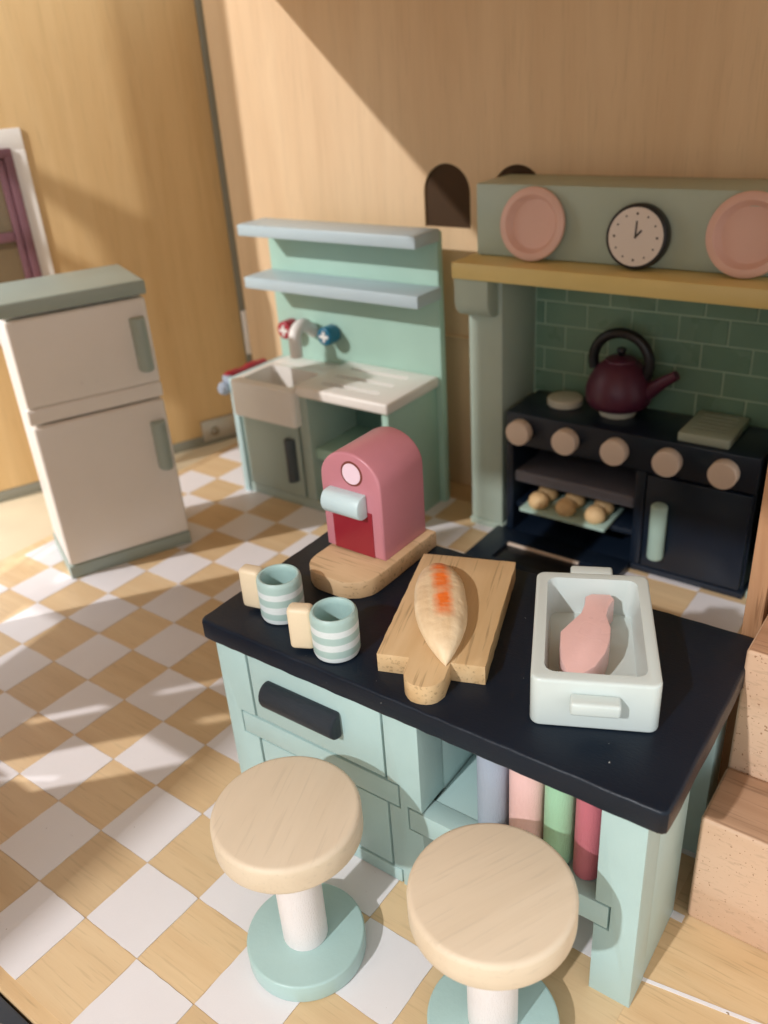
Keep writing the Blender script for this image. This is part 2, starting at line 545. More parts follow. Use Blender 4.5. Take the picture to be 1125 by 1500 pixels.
def tile_mesh(h, wob, r, gap):
    bm = bmesh.new()
    n = 7
    def edge(a, b):
        out = []
        for k in range(n):
            t = k / n
            out.append((a[0] + (b[0] - a[0]) * t + random.uniform(-wob, wob), a[1] + (b[1] - a[1]) * t + random.uniform(-wob, wob)))
        return out
    g = gap
    c = [(g, g), (1 - g, g), (1 - g, 1 - g), (g, 1 - g)]
    pts = []
    for i in range(4):
        a, b = c[i], c[(i + 1) % 4]
        d = ((b[0] - a[0]), (b[1] - a[1]))
        pts += edge((a[0] + d[0] * r, a[1] + d[1] * r), (b[0] - d[0] * r, b[1] - d[1] * r))[0:]
        pts.append((b[0] - d[0] * r, b[1] - d[1] * r))
    vs = [bm.verts.new((x - .5, y - .5, 0)) for x, y in pts]
    vt = [bm.verts.new((x - .5, y - .5, h)) for x, y in pts]
    bm.faces.new(vt)
    for i in range(len(vs)):
        j = (i + 1) % len(vs)
        bm.faces.new((vs[i], vs[j], vt[j], vt[i]))
    me = bpy.data.meshes.new('tile')
    bm.to_mesh(me)
    bm.free()
    return me
whites = [tile_mesh(0.012, 0.005, 0.008, 0.004) for _ in range(6)]
tans = [tile_mesh(0.006, 0.002, 0.004, 0.003) for _ in range(3)]
for me in whites:
    me.materials.append(M['white_tile'])
for me in tans:
    me.materials.append(M['tan_tile'])
for i in range(-8, 9):
    for j in range(-2, 12):
        if not any(seen((i + a, j + b, 0), 0.02) for a in (0, 1) for b in (0, 1)):
            continue
        if j == 11 or i >= 7:
            continue
        wh = (i + j) % 2 == 0
        me = random.choice(whites if wh else tans)
        o = new_obj('tile', me, floor)
        o.location = (i + 0.5, j + 0.5, 0.001)
        if wh:
            o.rotation_euler = (0, 0, R(random.choice((0, 90, 180, 270))))

sl = finish(box(0.0, 0.16, 0.0, 0.11, 0.0, 0.008, 0.0), 'paint_line', 'white_tile', floor, smooth=0)
sl.location = (7.0, 3.01, 0.001)
pl = finish(box(-0.6, 1.6, -0.022, 0.022, 0.0, 0.008, 0.0), 'paint_line', 'white_tile', floor, smooth=0)
pl.location = (7.6, 2.17, 0.001)
pl.rotation_euler = (0, 0, R(9))

# back wall with two arched openings
wall = structure(finish(box(-8.02, 13, 11.78, 12.9, -0.3, 11.3, 0.0), 'wall_back', 'ply_wall', smooth=0))
def arch_pts(cx, hw, z0, zt):
    return [(cx - hw, z0)] + [(cx + hw, z0)] + arc(cx, zt - hw, hw, 0, 180, 18)
cut(wall, [tmpobj(prism(arch_pts(-1.54, 0.57, 6.03, 7.30), 11.5, 12.6, 'y', 0)), tmpobj(prism(arch_pts(0.12, 0.57, 6.03, 7.30), 11.5, 12.6, 'y', 0))])
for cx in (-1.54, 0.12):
    o = finish(prism(arch_pts(cx, 0.565, 6.035, 7.295), 11.83, 12.5, 'y', 0), 'arch_shade_fill', 'dark_hole', wall)  # dark fill, its colour stands for the unlit space behind the arch
finish(box(-2.2, 0.0, 11.70, 11.779, 3.63, 3.71, 0.015), 'wall_batten', 'ply_wall', wall)

# ceiling slab (the floor of the storey above) and house front panels added to cast shadows, all outside the frame
structure(finish(box(-6.58, 13, -5.3, 11.775, 11.3, 11.75, 0.02), 'ceiling', 'ply_wall'))
hf = thing('shadow_house_front', 'unseen plywood front panels added to cast shadows and light patches', 'unseen shadow panel', (-3.3, -3.1, -0.5))
iv = inv(hf)
front = finish(box(-6.38, 0.45, -3.05, -2.95, -0.499, 24, 0.0), 'shadow_front_wall', 'ply_panel', hf, iv, smooth=0)
holes = [(-5.14, -4.08, 2.92, 4.6), (-6.26, -6.0, 3.75, 4.68), (-6.33, -6.12, 5.2, 6.0), (-5.28, -5.02, 5.1, 5.55)]  # openings placed to throw light patches on the floor
hc = []
for a, b, c, d in holes:
    q = box(a, b, -3.6, -2.6, c, d, 0.0)
    bmesh.ops.transform(q, matrix=iv, verts=q.verts)
    hc.append(tmpobj(q)); hc[-1].parent = hf
q = prism([(-2.5, 1.93), (-1.13, 2.64), (-1.13, 2.78), (-2.5, 2.07)], -3.6, -2.6, 'y', 0)  # slanted slot added to throw a thin light streak
bmesh.ops.transform(q, matrix=iv, verts=q.verts)
hc.append(tmpobj(q)); hc[-1].parent = hf
cut(front, hc)
finish(prism([(-6.37, -2.94), (-7.14, 0.64), (-7.0, 0.64), (-6.23, -2.94)], -0.499, 24, 'z', 0), 'shadow_side_wall', 'ply_panel', hf, iv, smooth=0)  # unseen wall, slanted to set the shadow edges of both lamps
finish(prism([(-6.385, 13.48), (-6.57, 13.5), (-7.66, 13.67), (-7.66, 13.29), (-7.48, 13.23), (-7.2, 13.02), (-6.98, 12.8), (-6.9, 12.3), (-6.9, 12.08), (-7.62, 12.32), (-7.62, 12.04), (-6.9, 11.66), (-6.88, 10.98), (-6.385, 11.55)], -3.049, -2.951, 'y', 0), 'shadow_bracket', 'ply_panel', hf, iv, smooth=0)  # unseen piece, outline shaped to cast the curved shadow on the hinged panel
finish(prism([(0.40, -3.26), (0.12, -3.26), (0.84, -16.2), (1.14, -16.2)], -0.499, 24, 'z', 0), 'shadow_door', 'ply_panel', hf, iv, smooth=0)  # unseen panel added to keep the side lamp off the stools

# hinged side panel standing open on the left, with its window
PA, PANG = (-11.03, 5.27, 0.0), 67.95
pan = thing('hinged_panel', 'maple plywood side panel of dollhouse hinged open behind the fridge', 'panel', PA, PANG)
finish(box(-0.35, 7.12, 0.0, 0.35, 0.26, 24, 0.02), 'board', 'ply_panel', pan)
finish(box(-0.35, 7.12, -0.02, 0.36, -0.02, 0.255, 0.02), 'bottom_strip', 'grey_edge', pan)
finish(box(7.125, 7.42, -0.02, 0.37, -0.02, 24, 0.03), 'edge_strip', 'grey_edge', pan)
hg = finish(box(5.5, 7.0, -0.07, -0.005, 0.10, 0.70, 0.02), 'hinge_plate', 'metal', pan)
finish(lathe(disc(0.13, -0.13, -0.06, 0.03), 20, 'y', (5.85, 0, 0.36)), 'screw', 'screw', hg)
finish(box(7.13, 7.31, -0.16, -0.035, 2.3, 3.5, 0.03), 'hinge_pin', 'white', pan)

# window on the panel: white surround, mauve frame and sash
win = thing('toy_window', 'mauve sash window with white surround on the hinged panel', 'window', PA, PANG)
def frame(x0, x1, z0, z1, wd, y0, y1, bev=0.02, rr=0.0):
    out = rrect(x0, x1, z0, z1, rr, 4) if rr else [(x0, z0), (x1, z0), (x1, z1), (x0, z1)]
    bm = bmesh.new()
    for b in ((x0, x1, z1 - wd, z1), (x0, x1, z0, z0 + wd)):
        box(b[0], b[1], y0, y1, b[2], b[3], bev, 2, bm)
    for b in ((x0, x0 + wd), (x1 - wd, x1)):
        box(b[0], b[1], y0 + .002, y1 - .002, z0 + wd - bev, z1 - wd + bev, bev, 2, bm)
    return bm
finish(frame(0.15, 2.62, 3.9, 8.46, 0.44, -0.14, -0.002, 0.03), 'surround', 'white', win)
wf = finish(frame(0.42, 2.30, 4.2, 8.08, 0.19, -0.30, -0.143, 0.03), 'frame', 'mauve', win)
ws = finish(frame(0.615, 2.10, 4.4, 7.88, 0.15, -0.24, -0.06, 0.02), 'sash', 'mauve', win)
finish(box(0.77, 1.945, -0.23, -0.07, 6.15, 6.35, 0.02), 'crossbar', 'mauve', ws)
finish(box(0.60, 2.12, -0.05, -0.004, 4.35, 7.9, 0.0), 'pane', 'pane', win)

# printed mat / neighbouring floor at the very front
mat = thing('patterned_mat', 'navy and cream patterned board at bottom left before the checkered floor', 'mat', (1.2, -3.4, -0.3))
iv = inv(mat)
finish(box(-2.0, 3.4, -4.7, -2.20, -0.3, -0.03, 0.02), 'board', 'mat_navy', mat, iv)
finish(prism([(0.3, -2.85), (1.60, -2.26), (1.05, -3.1)], -0.028, -0.022, 'z', 0), 'print', 'mat_cream', mat, iv)

# ================================================================== FRIDGE
fr = thing('toy_fridge', 'cream toy fridge freezer with two doors and grey-green top', 'fridge', (-6.132, 3.913, 0.0), 66.05)
finish(box(0.02, 2.66, 0.0, 1.85, 0.0, 0.30, 0.03), 'plinth', 'sage', fr)
finish(box(0.06, 2.64, 0.24, 1.85, 0.305, 5.57, 0.05), 'body', 'fridge_side', fr)
dl = finish(box(0.05, 2.66, 0.0, 0.235, 0.31, 3.43, 0.07, 3), 'lower_door', 'fridge', fr)
finish(box(0.02, 2.68, 0.01, 0.235, 3.475, 3.80, 0.06, 3), 'middle_rail', 'fridge', fr)
du = finish(box(0.05, 2.67, 0.0, 0.235, 3.805, 5.52, 0.06, 3), 'upper_door', 'fridge', fr)
finish(box(-0.02, 2.72, -0.05, 1.9, 5.575, 5.86, 0.05, 3), 'top', 'sage', fr)
def hround(x0, x1, z0, z1, y, d):
    r = (x1 - x0) / 2
    return prism([(x0, y), (x1, y)] + [((x0 + x1) / 2 + r * math.cos(R(a)), y - d * math.sin(R(a))) for a in range(10, 180, 17)], z0, z1, 'z', 0.04)
finish(hround(2.28, 2.58, 4.10, 5.18, -0.002, 0.24), 'handle', 'sage', du)
finish(hround(2.28, 2.58, 1.95, 3.02, -0.002, 0.24), 'handle', 'sage', dl)

# ================================================================== SINK UNIT
sk = thing('toy_sink_unit', 'green toy sink unit with drainer and two back shelves', 'sink', (-5.87, 8.85, 0.0))
iv = inv(sk)
finish(box(-5.87, -5.69, 8.87, 10.74, 0, 2.94, 0.03), 'side_panel', 'sink_side', sk, iv)
finish(box(-1.46, -1.28, 8.92, 10.74, 0, 2.84, 0.03), 'side_panel', 'sink_green', sk, iv)
finish(box(-5.685, -1.465, 8.93, 10.74, 0.0, 0.26, 0.02), 'plinth', 'sink_front', sk, iv)
finish(box(-3.80, -3.52, 8.92, 10.74, 0.265, 2.84, 0.02), 'divider', 'sink_front', sk, iv)
dr = finish(box(-5.62, -3.86, 8.90, 9.02, 0.28, 2.07, 0.025), 'door', 'sink_front', sk, iv)
finish(prism([(-4.24, 8.898), (-3.98, 8.898)] + [(-4.11 + .13 * math.cos(R(a)), 8.898 - .2 * math.sin(R(a))) for a in range(10, 180, 20)], 0.68, 1.76, 'z', 0.03), 'handle', 'dark_handle', dr, iv)
finish(box(-3.515, -1.465, 9.05, 10.74, 1.30, 1.56, 0.02), 'shelf', 'sink_green', sk, iv)
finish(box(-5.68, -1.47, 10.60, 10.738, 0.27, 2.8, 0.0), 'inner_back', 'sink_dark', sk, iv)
bp = finish(box(-5.87, -1.14, 10.75, 10.95, 0, 6.14, 0.03), 'back_panel', 'sink_green', sk, iv)
finish(box(-5.90, -1.06, 9.85, 10.745, 5.97, 6.22, 0.03), 'shelf', 'shelf_blue', sk, iv)
finish(box(-5.90, -1.06, 9.85, 10.745, 4.80, 5.06, 0.03), 'shelf', 'shelf_blue', sk, iv)
# basin
bs = finish(prism(rrect(-5.68, -3.72, 8.70, 10.2, 0.12, 4), 2.11, 2.98, 'z', 0.05, 3), 'basin', 'sink_white', sk, iv)
cb = prism(rrect(-5.48, -3.95, 8.95, 9.98, 0.14, 4), 2.35, 3.4, 'z', 0.0)
bmesh.ops.transform(cb, matrix=iv, verts=cb.verts)
cc = tmpobj(cb); cc.parent = sk
cut(bs, [cc])
finish(box(-5.68, -3.72, 10.205, 10.745, 2.60, 2.97, 0.03), 'tap_ledge', 'sink_white', sk, iv)
ct = finish(box(-3.715, -1.20, 8.80, 10.745, 2.86, 3.10, 0.05, 3), 'drainer', 'sink_white', sk, iv)
cs = []
for yy in (9.26, 9.78, 10.30):
    b = prism(rrect(-3.3, -1.75, yy - .075, yy + .075, 0.05, 4), 2.7, 3.3, 'z', 0)
    bmesh.ops.transform(b, matrix=iv, verts=b.verts)
    o = tmpobj(b); o.parent = sk
    cs.append(o)
cut(ct, cs)
for x, mt, nm in ((-5.34, 'tap_red', 'hot_tap'), (-4.09, 'tap_blue', 'cold_tap')):
    k = finish(lathe(disc(0.215, 10.36, 10.745, 0.05), 28, 'y', (x, 0, 3.72)), nm, mt, sk, iv)
    c = bmesh.new()
    box(x - .13, x + .13, 10.352, 10.36, 3.685, 3.755, 0, bm=c)
    box(x - .035, x + .035, 10.350, 10.36, 3.595, 3.845, 0, bm=c)
    finish(c, 'cross_mark', 'white', k, iv, smooth=0)
pth = [(-4.70, 10.74, 3.66), (-4.70, 10.62, 3.80)] + [(-4.70, 10.32 + .28 * math.cos(R(a)), 3.66 + .28 * math.sin(R(a))) for a in range(40, 181, 20)] + [(-4.70, 10.04, 3.42), (-4.70, 10.04, 3.26)]
finish(tube(pth, 0.15, 16), 'spout', 'white', sk, iv)
# rolled towel hanging by the sink
tw = thing('toy_towel_rail', 'red rail with blue knob on the sink unit side by the wall', 'towel rail', (-5.98, 9.0, 2.6))
iv = inv(tw)
tp = [(-6.03, 8.98 + 1.3 * k / 12, 2.86 + 0.02 * math.sin(k)) for k in range(13)]
finish(tube(tp, [0.13 + 0.02 * (k % 2) for k in range(13)], 14), 'rail', 'tap_red', tw, iv)
finish(lathe([(0, -.16), (.1, -.13), (.16, -.05), (.16, .05), (.1, .13), (0, .16)], 18, 'y', (-6.03, 8.86, 2.66)), 'knob', 'book_grey', tw, iv)
finish(box(-6.1, -5.875, 8.9, 9.02, 2.58, 2.95, 0.02), 'bracket', 'book_grey', tw, iv)

# ================================================================== STOVE
st = thing('toy_range_cooker', 'navy toy range cooker in sage green surround with mustard shelf', 'cooker', (-0.12, 10.15, 0.0))
iv = inv(st)
for x0, x1 in ((-0.12, 0.64), (5.82, 6.58)):
    finish(box(x0, x1, 10.25, 11.76, 0.16, 5.50, 0.03), 'side_post', 'stove_green', st, iv)
    finish(box(x0 - .03, x1 + .03, 10.22, 11.765, 0.0, 0.155, 0.02), 'post_foot', 'stove_green', st, iv)
    cx0 = x0 - .06
    pf = [(10.245, 5.50), (9.83, 5.50), (9.83, 5.18)] + [(10.13 - .30 * math.cos(R(a)), 5.10 - .34 * math.sin(R(a))) for a in range(10, 91, 10)] + [(10.245, 4.76)]
    finish(prism(pf, cx0, cx0 + 0.74, 'x', 0.02), 'corbel', 'stove_green', st, iv)
finish(box(-0.20, 6.66, 9.78, 11.765, 5.51, 5.82, 0.03), 'mantel_shelf', 'yellow', st, iv)
finish(box(-0.06, 6.52, 10.5, 11.765, 5.825, 7.13, 0.04), 'hood', 'stove_green', st, iv)
sp = finish(box(0.645, 5.815, 11.62, 11.76, 0.1, 5.50, 0.0), 'splashback', 'grout', st, iv)
tm = {}
zrows = [2.81 + 0.485 * k for k in range(6)]
for r_, z0 in enumerate(zrows):
    off = 2.25 if r_ % 2 == 0 else 1.78 + 0.0
    off = 2.25 if abs(z0 - 4.75) < 0.05 or r_ % 2 == 0 else 1.79
    x = off - 0.915 * 4
    while x < 5.8:
        a, b = max(x, 0.66), min(x + 0.915, 5.80)
        z1 = min(z0 + .485, 5.5)
        if b - a > 0.12:
            key = (round(b - a, 3), round(z1 - z0, 3))
            if key not in tm:
                t_ = box(0, b - a - .034, 0, 0.03, 0, z1 - z0 - .034, 0.008, 1)
                o = finish(t_, 'tile', 'stove_tile', sp)
                tm[key] = o.data
            else:
                o = new_obj('tile', tm[key], sp)
            o.location = Vector((a + .017, 11.598 + random.uniform(0, .006), z0 + .017)) - Vector(st.location)
        x += 0.915
# cooker body
finish(box(0.78, 5.72, 10.17, 11.575, 2.16, 2.85, 0.03), 'cooktop', 'stove_navy', st, iv)
finish(box(0.70, 5.76, 10.14, 11.575, 0.0, 0.14, 0.02), 'base', 'stove_navy', st, iv)
finish(box(0.78, 0.94, 10.17, 11.59, 0.145, 2.155, 0.02), 'oven_side', 'stove_navy', st, iv)
finish(box(3.56, 3.76, 10.17, 11.59, 0.145, 2.155, 0.02), 'divider', 'stove_navy', st, iv)
finish(box(0.945, 3.555, 11.40, 11.575, 0.145, 2.155, 0.0), 'oven_back', 'black', st, iv)
finish(box(3.765, 5.72, 10.25, 11.575, 0.145, 2.155, 0.0), 'cupboard_body', 'stove_navy', st, iv)
finish(box(0.95, 3.55, 10.20, 11.39, 1.30, 1.56, 0.06, 3), 'oven_rack', 'rack', st, iv)
finish(box(0.95, 3.55, 10.30, 11.39, 0.66, 0.78, 0.02), 'oven_rack', 'stove_navy', st, iv)
cd_ = finish(box(3.79, 5.68, 10.13, 10.245, 0.17, 2.13, 0.03), 'cupboard_door', 'stove_navy', st, iv)
finish(lathe(disc(0.155, 0.47, 1.63, 0.05), 24, 'z', (4.11, 10.02, 0)), 'handle', 'tray', cd_, iv)
od = finish(box(0.60, 3.60, 7.98, 10.12, 0.02, 0.20, 0.03), 'oven_door', 'stove_navy', st, iv)
ob = box(1.15, 3.05, 8.9, 9.62, 0.1, 0.5, 0.0)
bmesh.ops.transform(ob, matrix=iv, verts=ob.verts)
o = tmpobj(ob); o.parent = st
cut(od, [o])
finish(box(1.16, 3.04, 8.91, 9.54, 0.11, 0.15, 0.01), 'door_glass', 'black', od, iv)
finish(box(1.16, 2.75, 9.55, 9.61, 0.11, 0.19, 0.01), 'lit_edge_strip', 'cream_knob', od, iv)  # pale strip, painted in for the lit edge of the door window
for k in range(5):
    x = 1.14 + 1.006 * k
    finish(lathe(disc(0.255, 9.93, 10.168, 0.035), 32, 'y', (x, 0, 2.50)), 'knob', 'cream_knob', st, iv)
for x, y in ((1.66, 11.02), (2.78, 11.02)):
    finish(lathe(disc(0.36, 2.852, 3.02, 0.04), 32, 'z', (x, y, 0)), 'burner', 'burner', st, iv)
gd = finish(box(4.22, 5.14, 10.28, 11.5, 2.852, 3.03, 0.03), 'griddle', 'griddle', st, iv)
gc = []
for k in range(5):
    yy = 10.62 + .17 * k
    b = prism(rrect(4.36, 5.0, yy - .03, yy + .03, 0.025, 3), 2.97, 3.2, 'z', 0)
    bmesh.ops.transform(b, matrix=iv, verts=b.verts)
    o = tmpobj(b); o.parent = st
    gc.append(o)
cut(gd, gc)

# baking tray with buns
by = thing('baking_tray', 'pale green baking tray inside the open oven', 'tray', (2.15, 10.4, 0.782))
finish(box(1.22, 3.10, 9.92, 10.95, 0.785, 0.87, 0.03), 'plate', 'tray', by, inv(by))
rows = ['front', 'back']
cols_ = ['left', 'middle', 'right']
for ri, y in enumerate((10.16, 10.58)):
    for ci, x in enumerate((1.55, 2.16, 2.80)):
        h = [(0, 0), (0.16, 0.0), (0.205, 0.05), (0.215, 0.13), (0.19, 0.22), (0.13, 0.29), (0.06, 0.325), (0, 0.33)]
        b = finish(lathe(h, 24), 'bun', 'bun')
        b.location = (x, y, 0.872)
        tag(b, 'round wooden bun on oven tray, %s one of the %s row' % (cols_[ci], rows[ri]), 'bun', 'buns on the baking tray')

# kettle
kt = thing('toy_kettle', 'plum toy kettle with black arched handle on the cooker', 'kettle', (2.78, 11.02, 3.022))
prof = [(0, 0), (0.46, 0.0), (0.55, 0.04), (0.615, 0.13), (0.64, 0.26), (0.63, 0.40), (0.585, 0.56), (0.51, 0.70), (0.42, 0.82), (0.33, 0.90), (0.30, 0.92), (0.29, 0.95), (0.2, 0.99), (0, 1.01)]
finish(lathe(prof, 36), 'body', 'plum', kt)
finish(lathe([(0, 1.01), (.05, 1.01), (.07, 1.06), (.1, 1.11), (.08, 1.16), (0, 1.18)], 18), 'lid_knob', 'black', kt)
finish(tube([(0.40, 0, 0.28), (0.62, -0.02, 0.42), (0.85, -0.03, 0.62), (1.10, -0.04, 0.80)], [0.20, 0.15, 0.11, 0.09], 16), 'spout', 'plum', kt)
hp = [(0.56 * math.cos(R(a)), 0, 0.90 + 0.55 * math.sin(R(a))) for a in range(-28, 209, 12)]
finish(tube(hp, 0.10, 14), 'handle', 'black', kt)

# plates and clock standing on the mantel
def plate(x, y, label, r=0.645):
    p = [(0, .0), (r * .66, .0), (r * .72, .03), (r * .775, .12), (r * .80, .14), (r * .94, .14), (r * .985, .12), (r, .08), (r * .98, .03), (r * .85, -.03), (r * .55, -.05), (0, -.05)]
    bm = lathe(p, 44)
    # disc axis tilts back: its face looks out of the room
    o = finish(bm, 'toy_plate', 'plate', None, Matrix.Translation((0, 0, r)) @ Matrix.Rotation(R(90), 4, 'X'))
    o.rotation_euler = (R(-9), 0, 0)
    o.location = (x, y, 5.825)
    tag(o, label, 'plate', 'plates on the mantel shelf')
    return o
plate(1.20, 10.33, 'pink toy plate on the mantel shelf left of the clock')
plate(4.98, 10.33, 'pink toy plate on the mantel shelf right of the clock', 0.66)
ck = thing('toy_clock', 'round black rimmed toy clock with white face between two plates', 'clock', (3.19, 10.33, 5.83))
ck.rotation_euler = (R(-6), 0, 0)
X = Matrix.Translation((0, 0, 0.54)) @ Matrix.Rotation(R(90), 4, 'X')
finish(lathe(disc(0.535, -0.10, 0.14, 0.04), 44), 'case', 'clock_black', ck, X)
fc = finish(lathe([(0, .1455), (.475, .1455), (.478, .140)], 44), 'face', 'clock_white', ck, X)
for k in range(12):
    a = R(30 * k)
    d = 0.017 if k % 3 else 0.022
    finish(lathe([(0, .1485), (d, .1485), (d, .146)], 8, 'z', (.375 * math.sin(a), .375 * math.cos(a), 0)), 'hour_mark', 'clock_ink', fc, X, smooth=0)
def hand(a, L, wd):
    b = box(-wd, wd, -0.02, L, .147, .153, 0)
    bmesh.ops.transform(b, matrix=Matrix.Rotation(-R(a), 4, 'Z'), verts=b.verts)
    return b
finish(hand(0, .26, .014), 'hand', 'clock_ink', fc, X, smooth=0)
finish(hand(42, .15, .016), 'hand', 'clock_ink', fc, X @ Matrix.Translation((0, 0, .002)), smooth=0)

# ================================================================== STAIRS (beech blocks at the right)
sr = thing('toy_staircase', 'raw beech block staircase along the right edge', 'stairs', (7.15, 3.13, 0.0))
iv = inv(sr)
for k, (y0, z1) in enumerate(((3.13, 1.66), (4.08, 3.36), (5.03, 5.05), (5.98, 6.75))):
    finish(box(7.165, 10.5, y0, y0 + (0.945 if k < 3 else 2.0), 0.01 if k == 0 else 0.0, z1, 0.05, 3), 'step', ['beech', 'beech_top'], sr, iv)
    for p in sr.children[-1].data.polygons:
        if p.normal.z > 0.8:
            p.material_index = 1
finish(box(6.88, 7.10, 5.05, 9.0, 0.02, 9.0, 0.02), 'stringer', 'plank', sr, iv)

# ================================================================== ISLAND
isl = thing('kitchen_island', 'mint toy kitchen island with navy counter top', 'island', (1.10, 1.53, 0.0), 0.9)
# local frame: x along the front, y into the depth
def ib(name, mt, x0, x1, y0, y1, z0, z1, bev=0.02, parent=None, seg=2):
    return finish(box(x0, x1, y0, y1, z0, z1, bev, seg), name, mt, parent or isl)
top = prism(rough(rrect(0.0, 6.13, 0.0, 3.10, 0.09, 3), 0.14, 0.006), 2.80, 3.10, 'z', 0.04, 3)
finish(top, 'counter_top', 'navy', isl)
# cabinet half
def ip(name, pts):
    return finish(prism(pts, 0.05, 0.55, 'y', 0.014), name, 'mint', isl)
ip('stile', [(.18, 0), (.475, 0), (.475, .262), (.70, .262), (.70, 1.362), (.437, 1.362), (.437, 1.748), (.70, 1.748), (.70, 2.795), (.18, 2.795)])
ip('stile', [(2.975, 0), (3.32, 0), (3.32, 1.078), (3.118, 1.078), (3.118, 1.452), (3.32, 1.452), (3.32, 2.795), (2.845, 2.795), (2.845, 1.748), (3.013, 1.748), (3.013, 1.362), (2.845, 1.362), (2.845, .262), (2.975, .262)])
ib('side_panel', 'mint', 0.185, 0.42, 0.555, 2.9, 0.0, 2.795)
ib('side_panel', 'mint', 3.10, 3.315, 0.555, 2.9, 0.0, 2.795)
ib('cabinet_back', 'mint', 0.425, 3.095, 2.7, 2.9, 0.05, 2.795)
ib('rail', 'mint', 0.457, 2.993, 0.05, 0.30, 1.385, 1.725, 0.012)
ib('rail', 'mint', 0.495, 2.955, 0.05, 0.30, 0.02, 0.24, 0.012)
dw = ib('drawer', 'mint', 0.738, 2.812, 0.052, 0.30, 1.765, 2.77, 0.012)
finish(prism([(0.0, 2.0), (0.0, 2.36)] + [(-.04 - .17 * math.sin(R(a)), 2.18 + .19 * math.cos(R(a))) for a in range(0, 181, 18)], 1.03, 2.22, 'x', 0.07, 3), 'handle', 'navy_rough', dw, Matrix.Translation((0, 0.05, 0.14)))
ib('cabinet_door', 'mint', 0.738, 2.812, 0.056, 0.30, 0.275, 1.355, 0.012)
ib('gap_shade_board', 'black', 0.71, 2.84, 0.31, 0.34, 0.1, 2.79, 0.0)  # black board added so the gaps around drawer and door look shaded
# open shelf half
ib('shelf', 'mint', 3.325, 5.42, 0.34, 2.9, 1.10, 1.42, 0.012)
ib('rail', 'mint', 3.138, 5.632, 0.048, 0.335, 1.10, 1.43, 0.012)
ib('shelf_back', 'mint', 3.325, 5.42, 2.72, 2.9, 1.43, 2.795, 0.01)
finish(prism([(5.48, 0), (5.95, 0), (5.95, 2.795), (5.48, 2.795), (5.48, 1.452), (5.652, 1.452), (5.652, 1.078), (5.48, 1.078)], 0.05, 0.50, 'y', 0.014), 'leg', 'mint', isl)
ib('leg', 'mint', 5.49, 5.945, 0.505, 1.50, 0.0, 2.795, 0.015)
ib('side_rail', 'mint', 5.52, 5.93, 1.505, 2.9, 2.30, 2.795, 0.015)
ib('leg', 'mint', 5.49, 5.945, 2.45, 2.9, 0.0, 2.295, 0.015)

# books with rounded spines in the open shelf
for nm, mt, x0, x1, lab in (('grey', 'book_grey', 4.99, 5.36, 'grey-blue wooden book in the island shelf, leftmost'), ('pink', 'book_pink', 5.40, 5.80, 'pale pink wooden book in the island shelf'),
                            ('green', 'book_mint', 5.83, 6.16, 'light green wooden book in the island shelf'), ('rose', 'book_rose', 6.19, 6.50, 'rose red wooden book in the island shelf beside the leg')):
    r = (x1 - x0) / 2
    pts = [(x1, 3.3), (x0, 3.3)] + [((x0 + x1) / 2 - r * math.cos(R(a)), 2.00 - 0.17 * math.sin(R(a))) for a in range(0, 181, 12)]
    o = finish(prism(pts, 1.434, 2.62 + random.uniform(-.05, .1), 'z', 0.02), 'toy_book', mt, None, loc=((x0 + x1) / 2, 2.7, 1.434))
    tag(o, lab, 'book', 'books in the island shelf')

# ================================================================== STOOLS
def stool(x, y, label, rz):
    t = thing('bar_stool', label, 'stool', (x, y, 0.018), rz, 'stools at the island')
    finish(lathe(disc(0.70, 0.0, 0.275, 0.03), 64), 'base', 'mint_base', t)
    finish(lathe(disc(0.265, 0.276, 1.93, 0.01), 32), 'post', 'white_post', t)
    finish(lathe(disc(0.815, 1.93, 2.30, 0.065, 4), 72), 'seat', 'stool_wood', t)
    return t
stool(3.625, 0.27, 'bar stool with wooden seat before the drawer, farther one', 20)
stool(5.955, 0.62, 'bar stool with wooden seat nearest the camera at bottom', -25)

# ================================================================== ON THE COUNTER
ZC = 3.102
# coffee machine
cf = thing('toy_coffee_machine', 'pink toy coffee machine on a wooden base', 'coffee machine', (2.2, 3.7, ZC), 1.0)
iv = inv(cf)
bo = [(2.755, 4.60), (1.67, 4.60)] + arc(2.07, 3.25, 0.40, 180, 270, 8) + arc(2.345, 3.26, 0.41, 270, 360, 8)
finish(prism(rough(bo), ZC, ZC + 0.26, 'z', 0.025), 'base', 'base_wood', cf, iv)
def archbody(x0, x1, z0, zt, n=20):
    r = (x1 - x0) / 2
    return [(x0, z0), (x1, z0)] + [((x0 + x1) / 2 + r * math.cos(R(a)), zt - r * .88 + r * .88 * math.sin(R(a))) for a in range(0, 181, 9)]
finish(prism(archbody(1.63, 2.63, ZC + .262, 4.86), 3.55, 4.55, 'y', 0.035, 3), 'body', 'pink', cf, iv)
finish(box(1.79, 2.47, 3.541, 3.549, ZC + .275, 4.05, 0.0), 'drip_panel', 'red', cf, iv)
finish(lathe([(0, 3.543), (.175, 3.543), (.18, 3.549)], 36, 'y', (2.18, 0, 4.57)), 'ring_print', 'ring', cf, iv)
finish(lathe([(0, 3.538), (.148, 3.538), (.15, 3.544)], 36, 'y', (2.18, 0, 4.57)), 'dial_print', 'sticker', cf, iv)
sp_ = [(3.549, 3.98), (3.549, 4.31)] + [(3.46 - .13 * math.sin(R(a)), 4.145 + .165 * math.cos(R(a))) for a in range(0, 181, 15)]
finish(prism(sp_, 1.77, 2.40, 'x', 0.025), 'brew_head', 'paleblue', cf, iv)

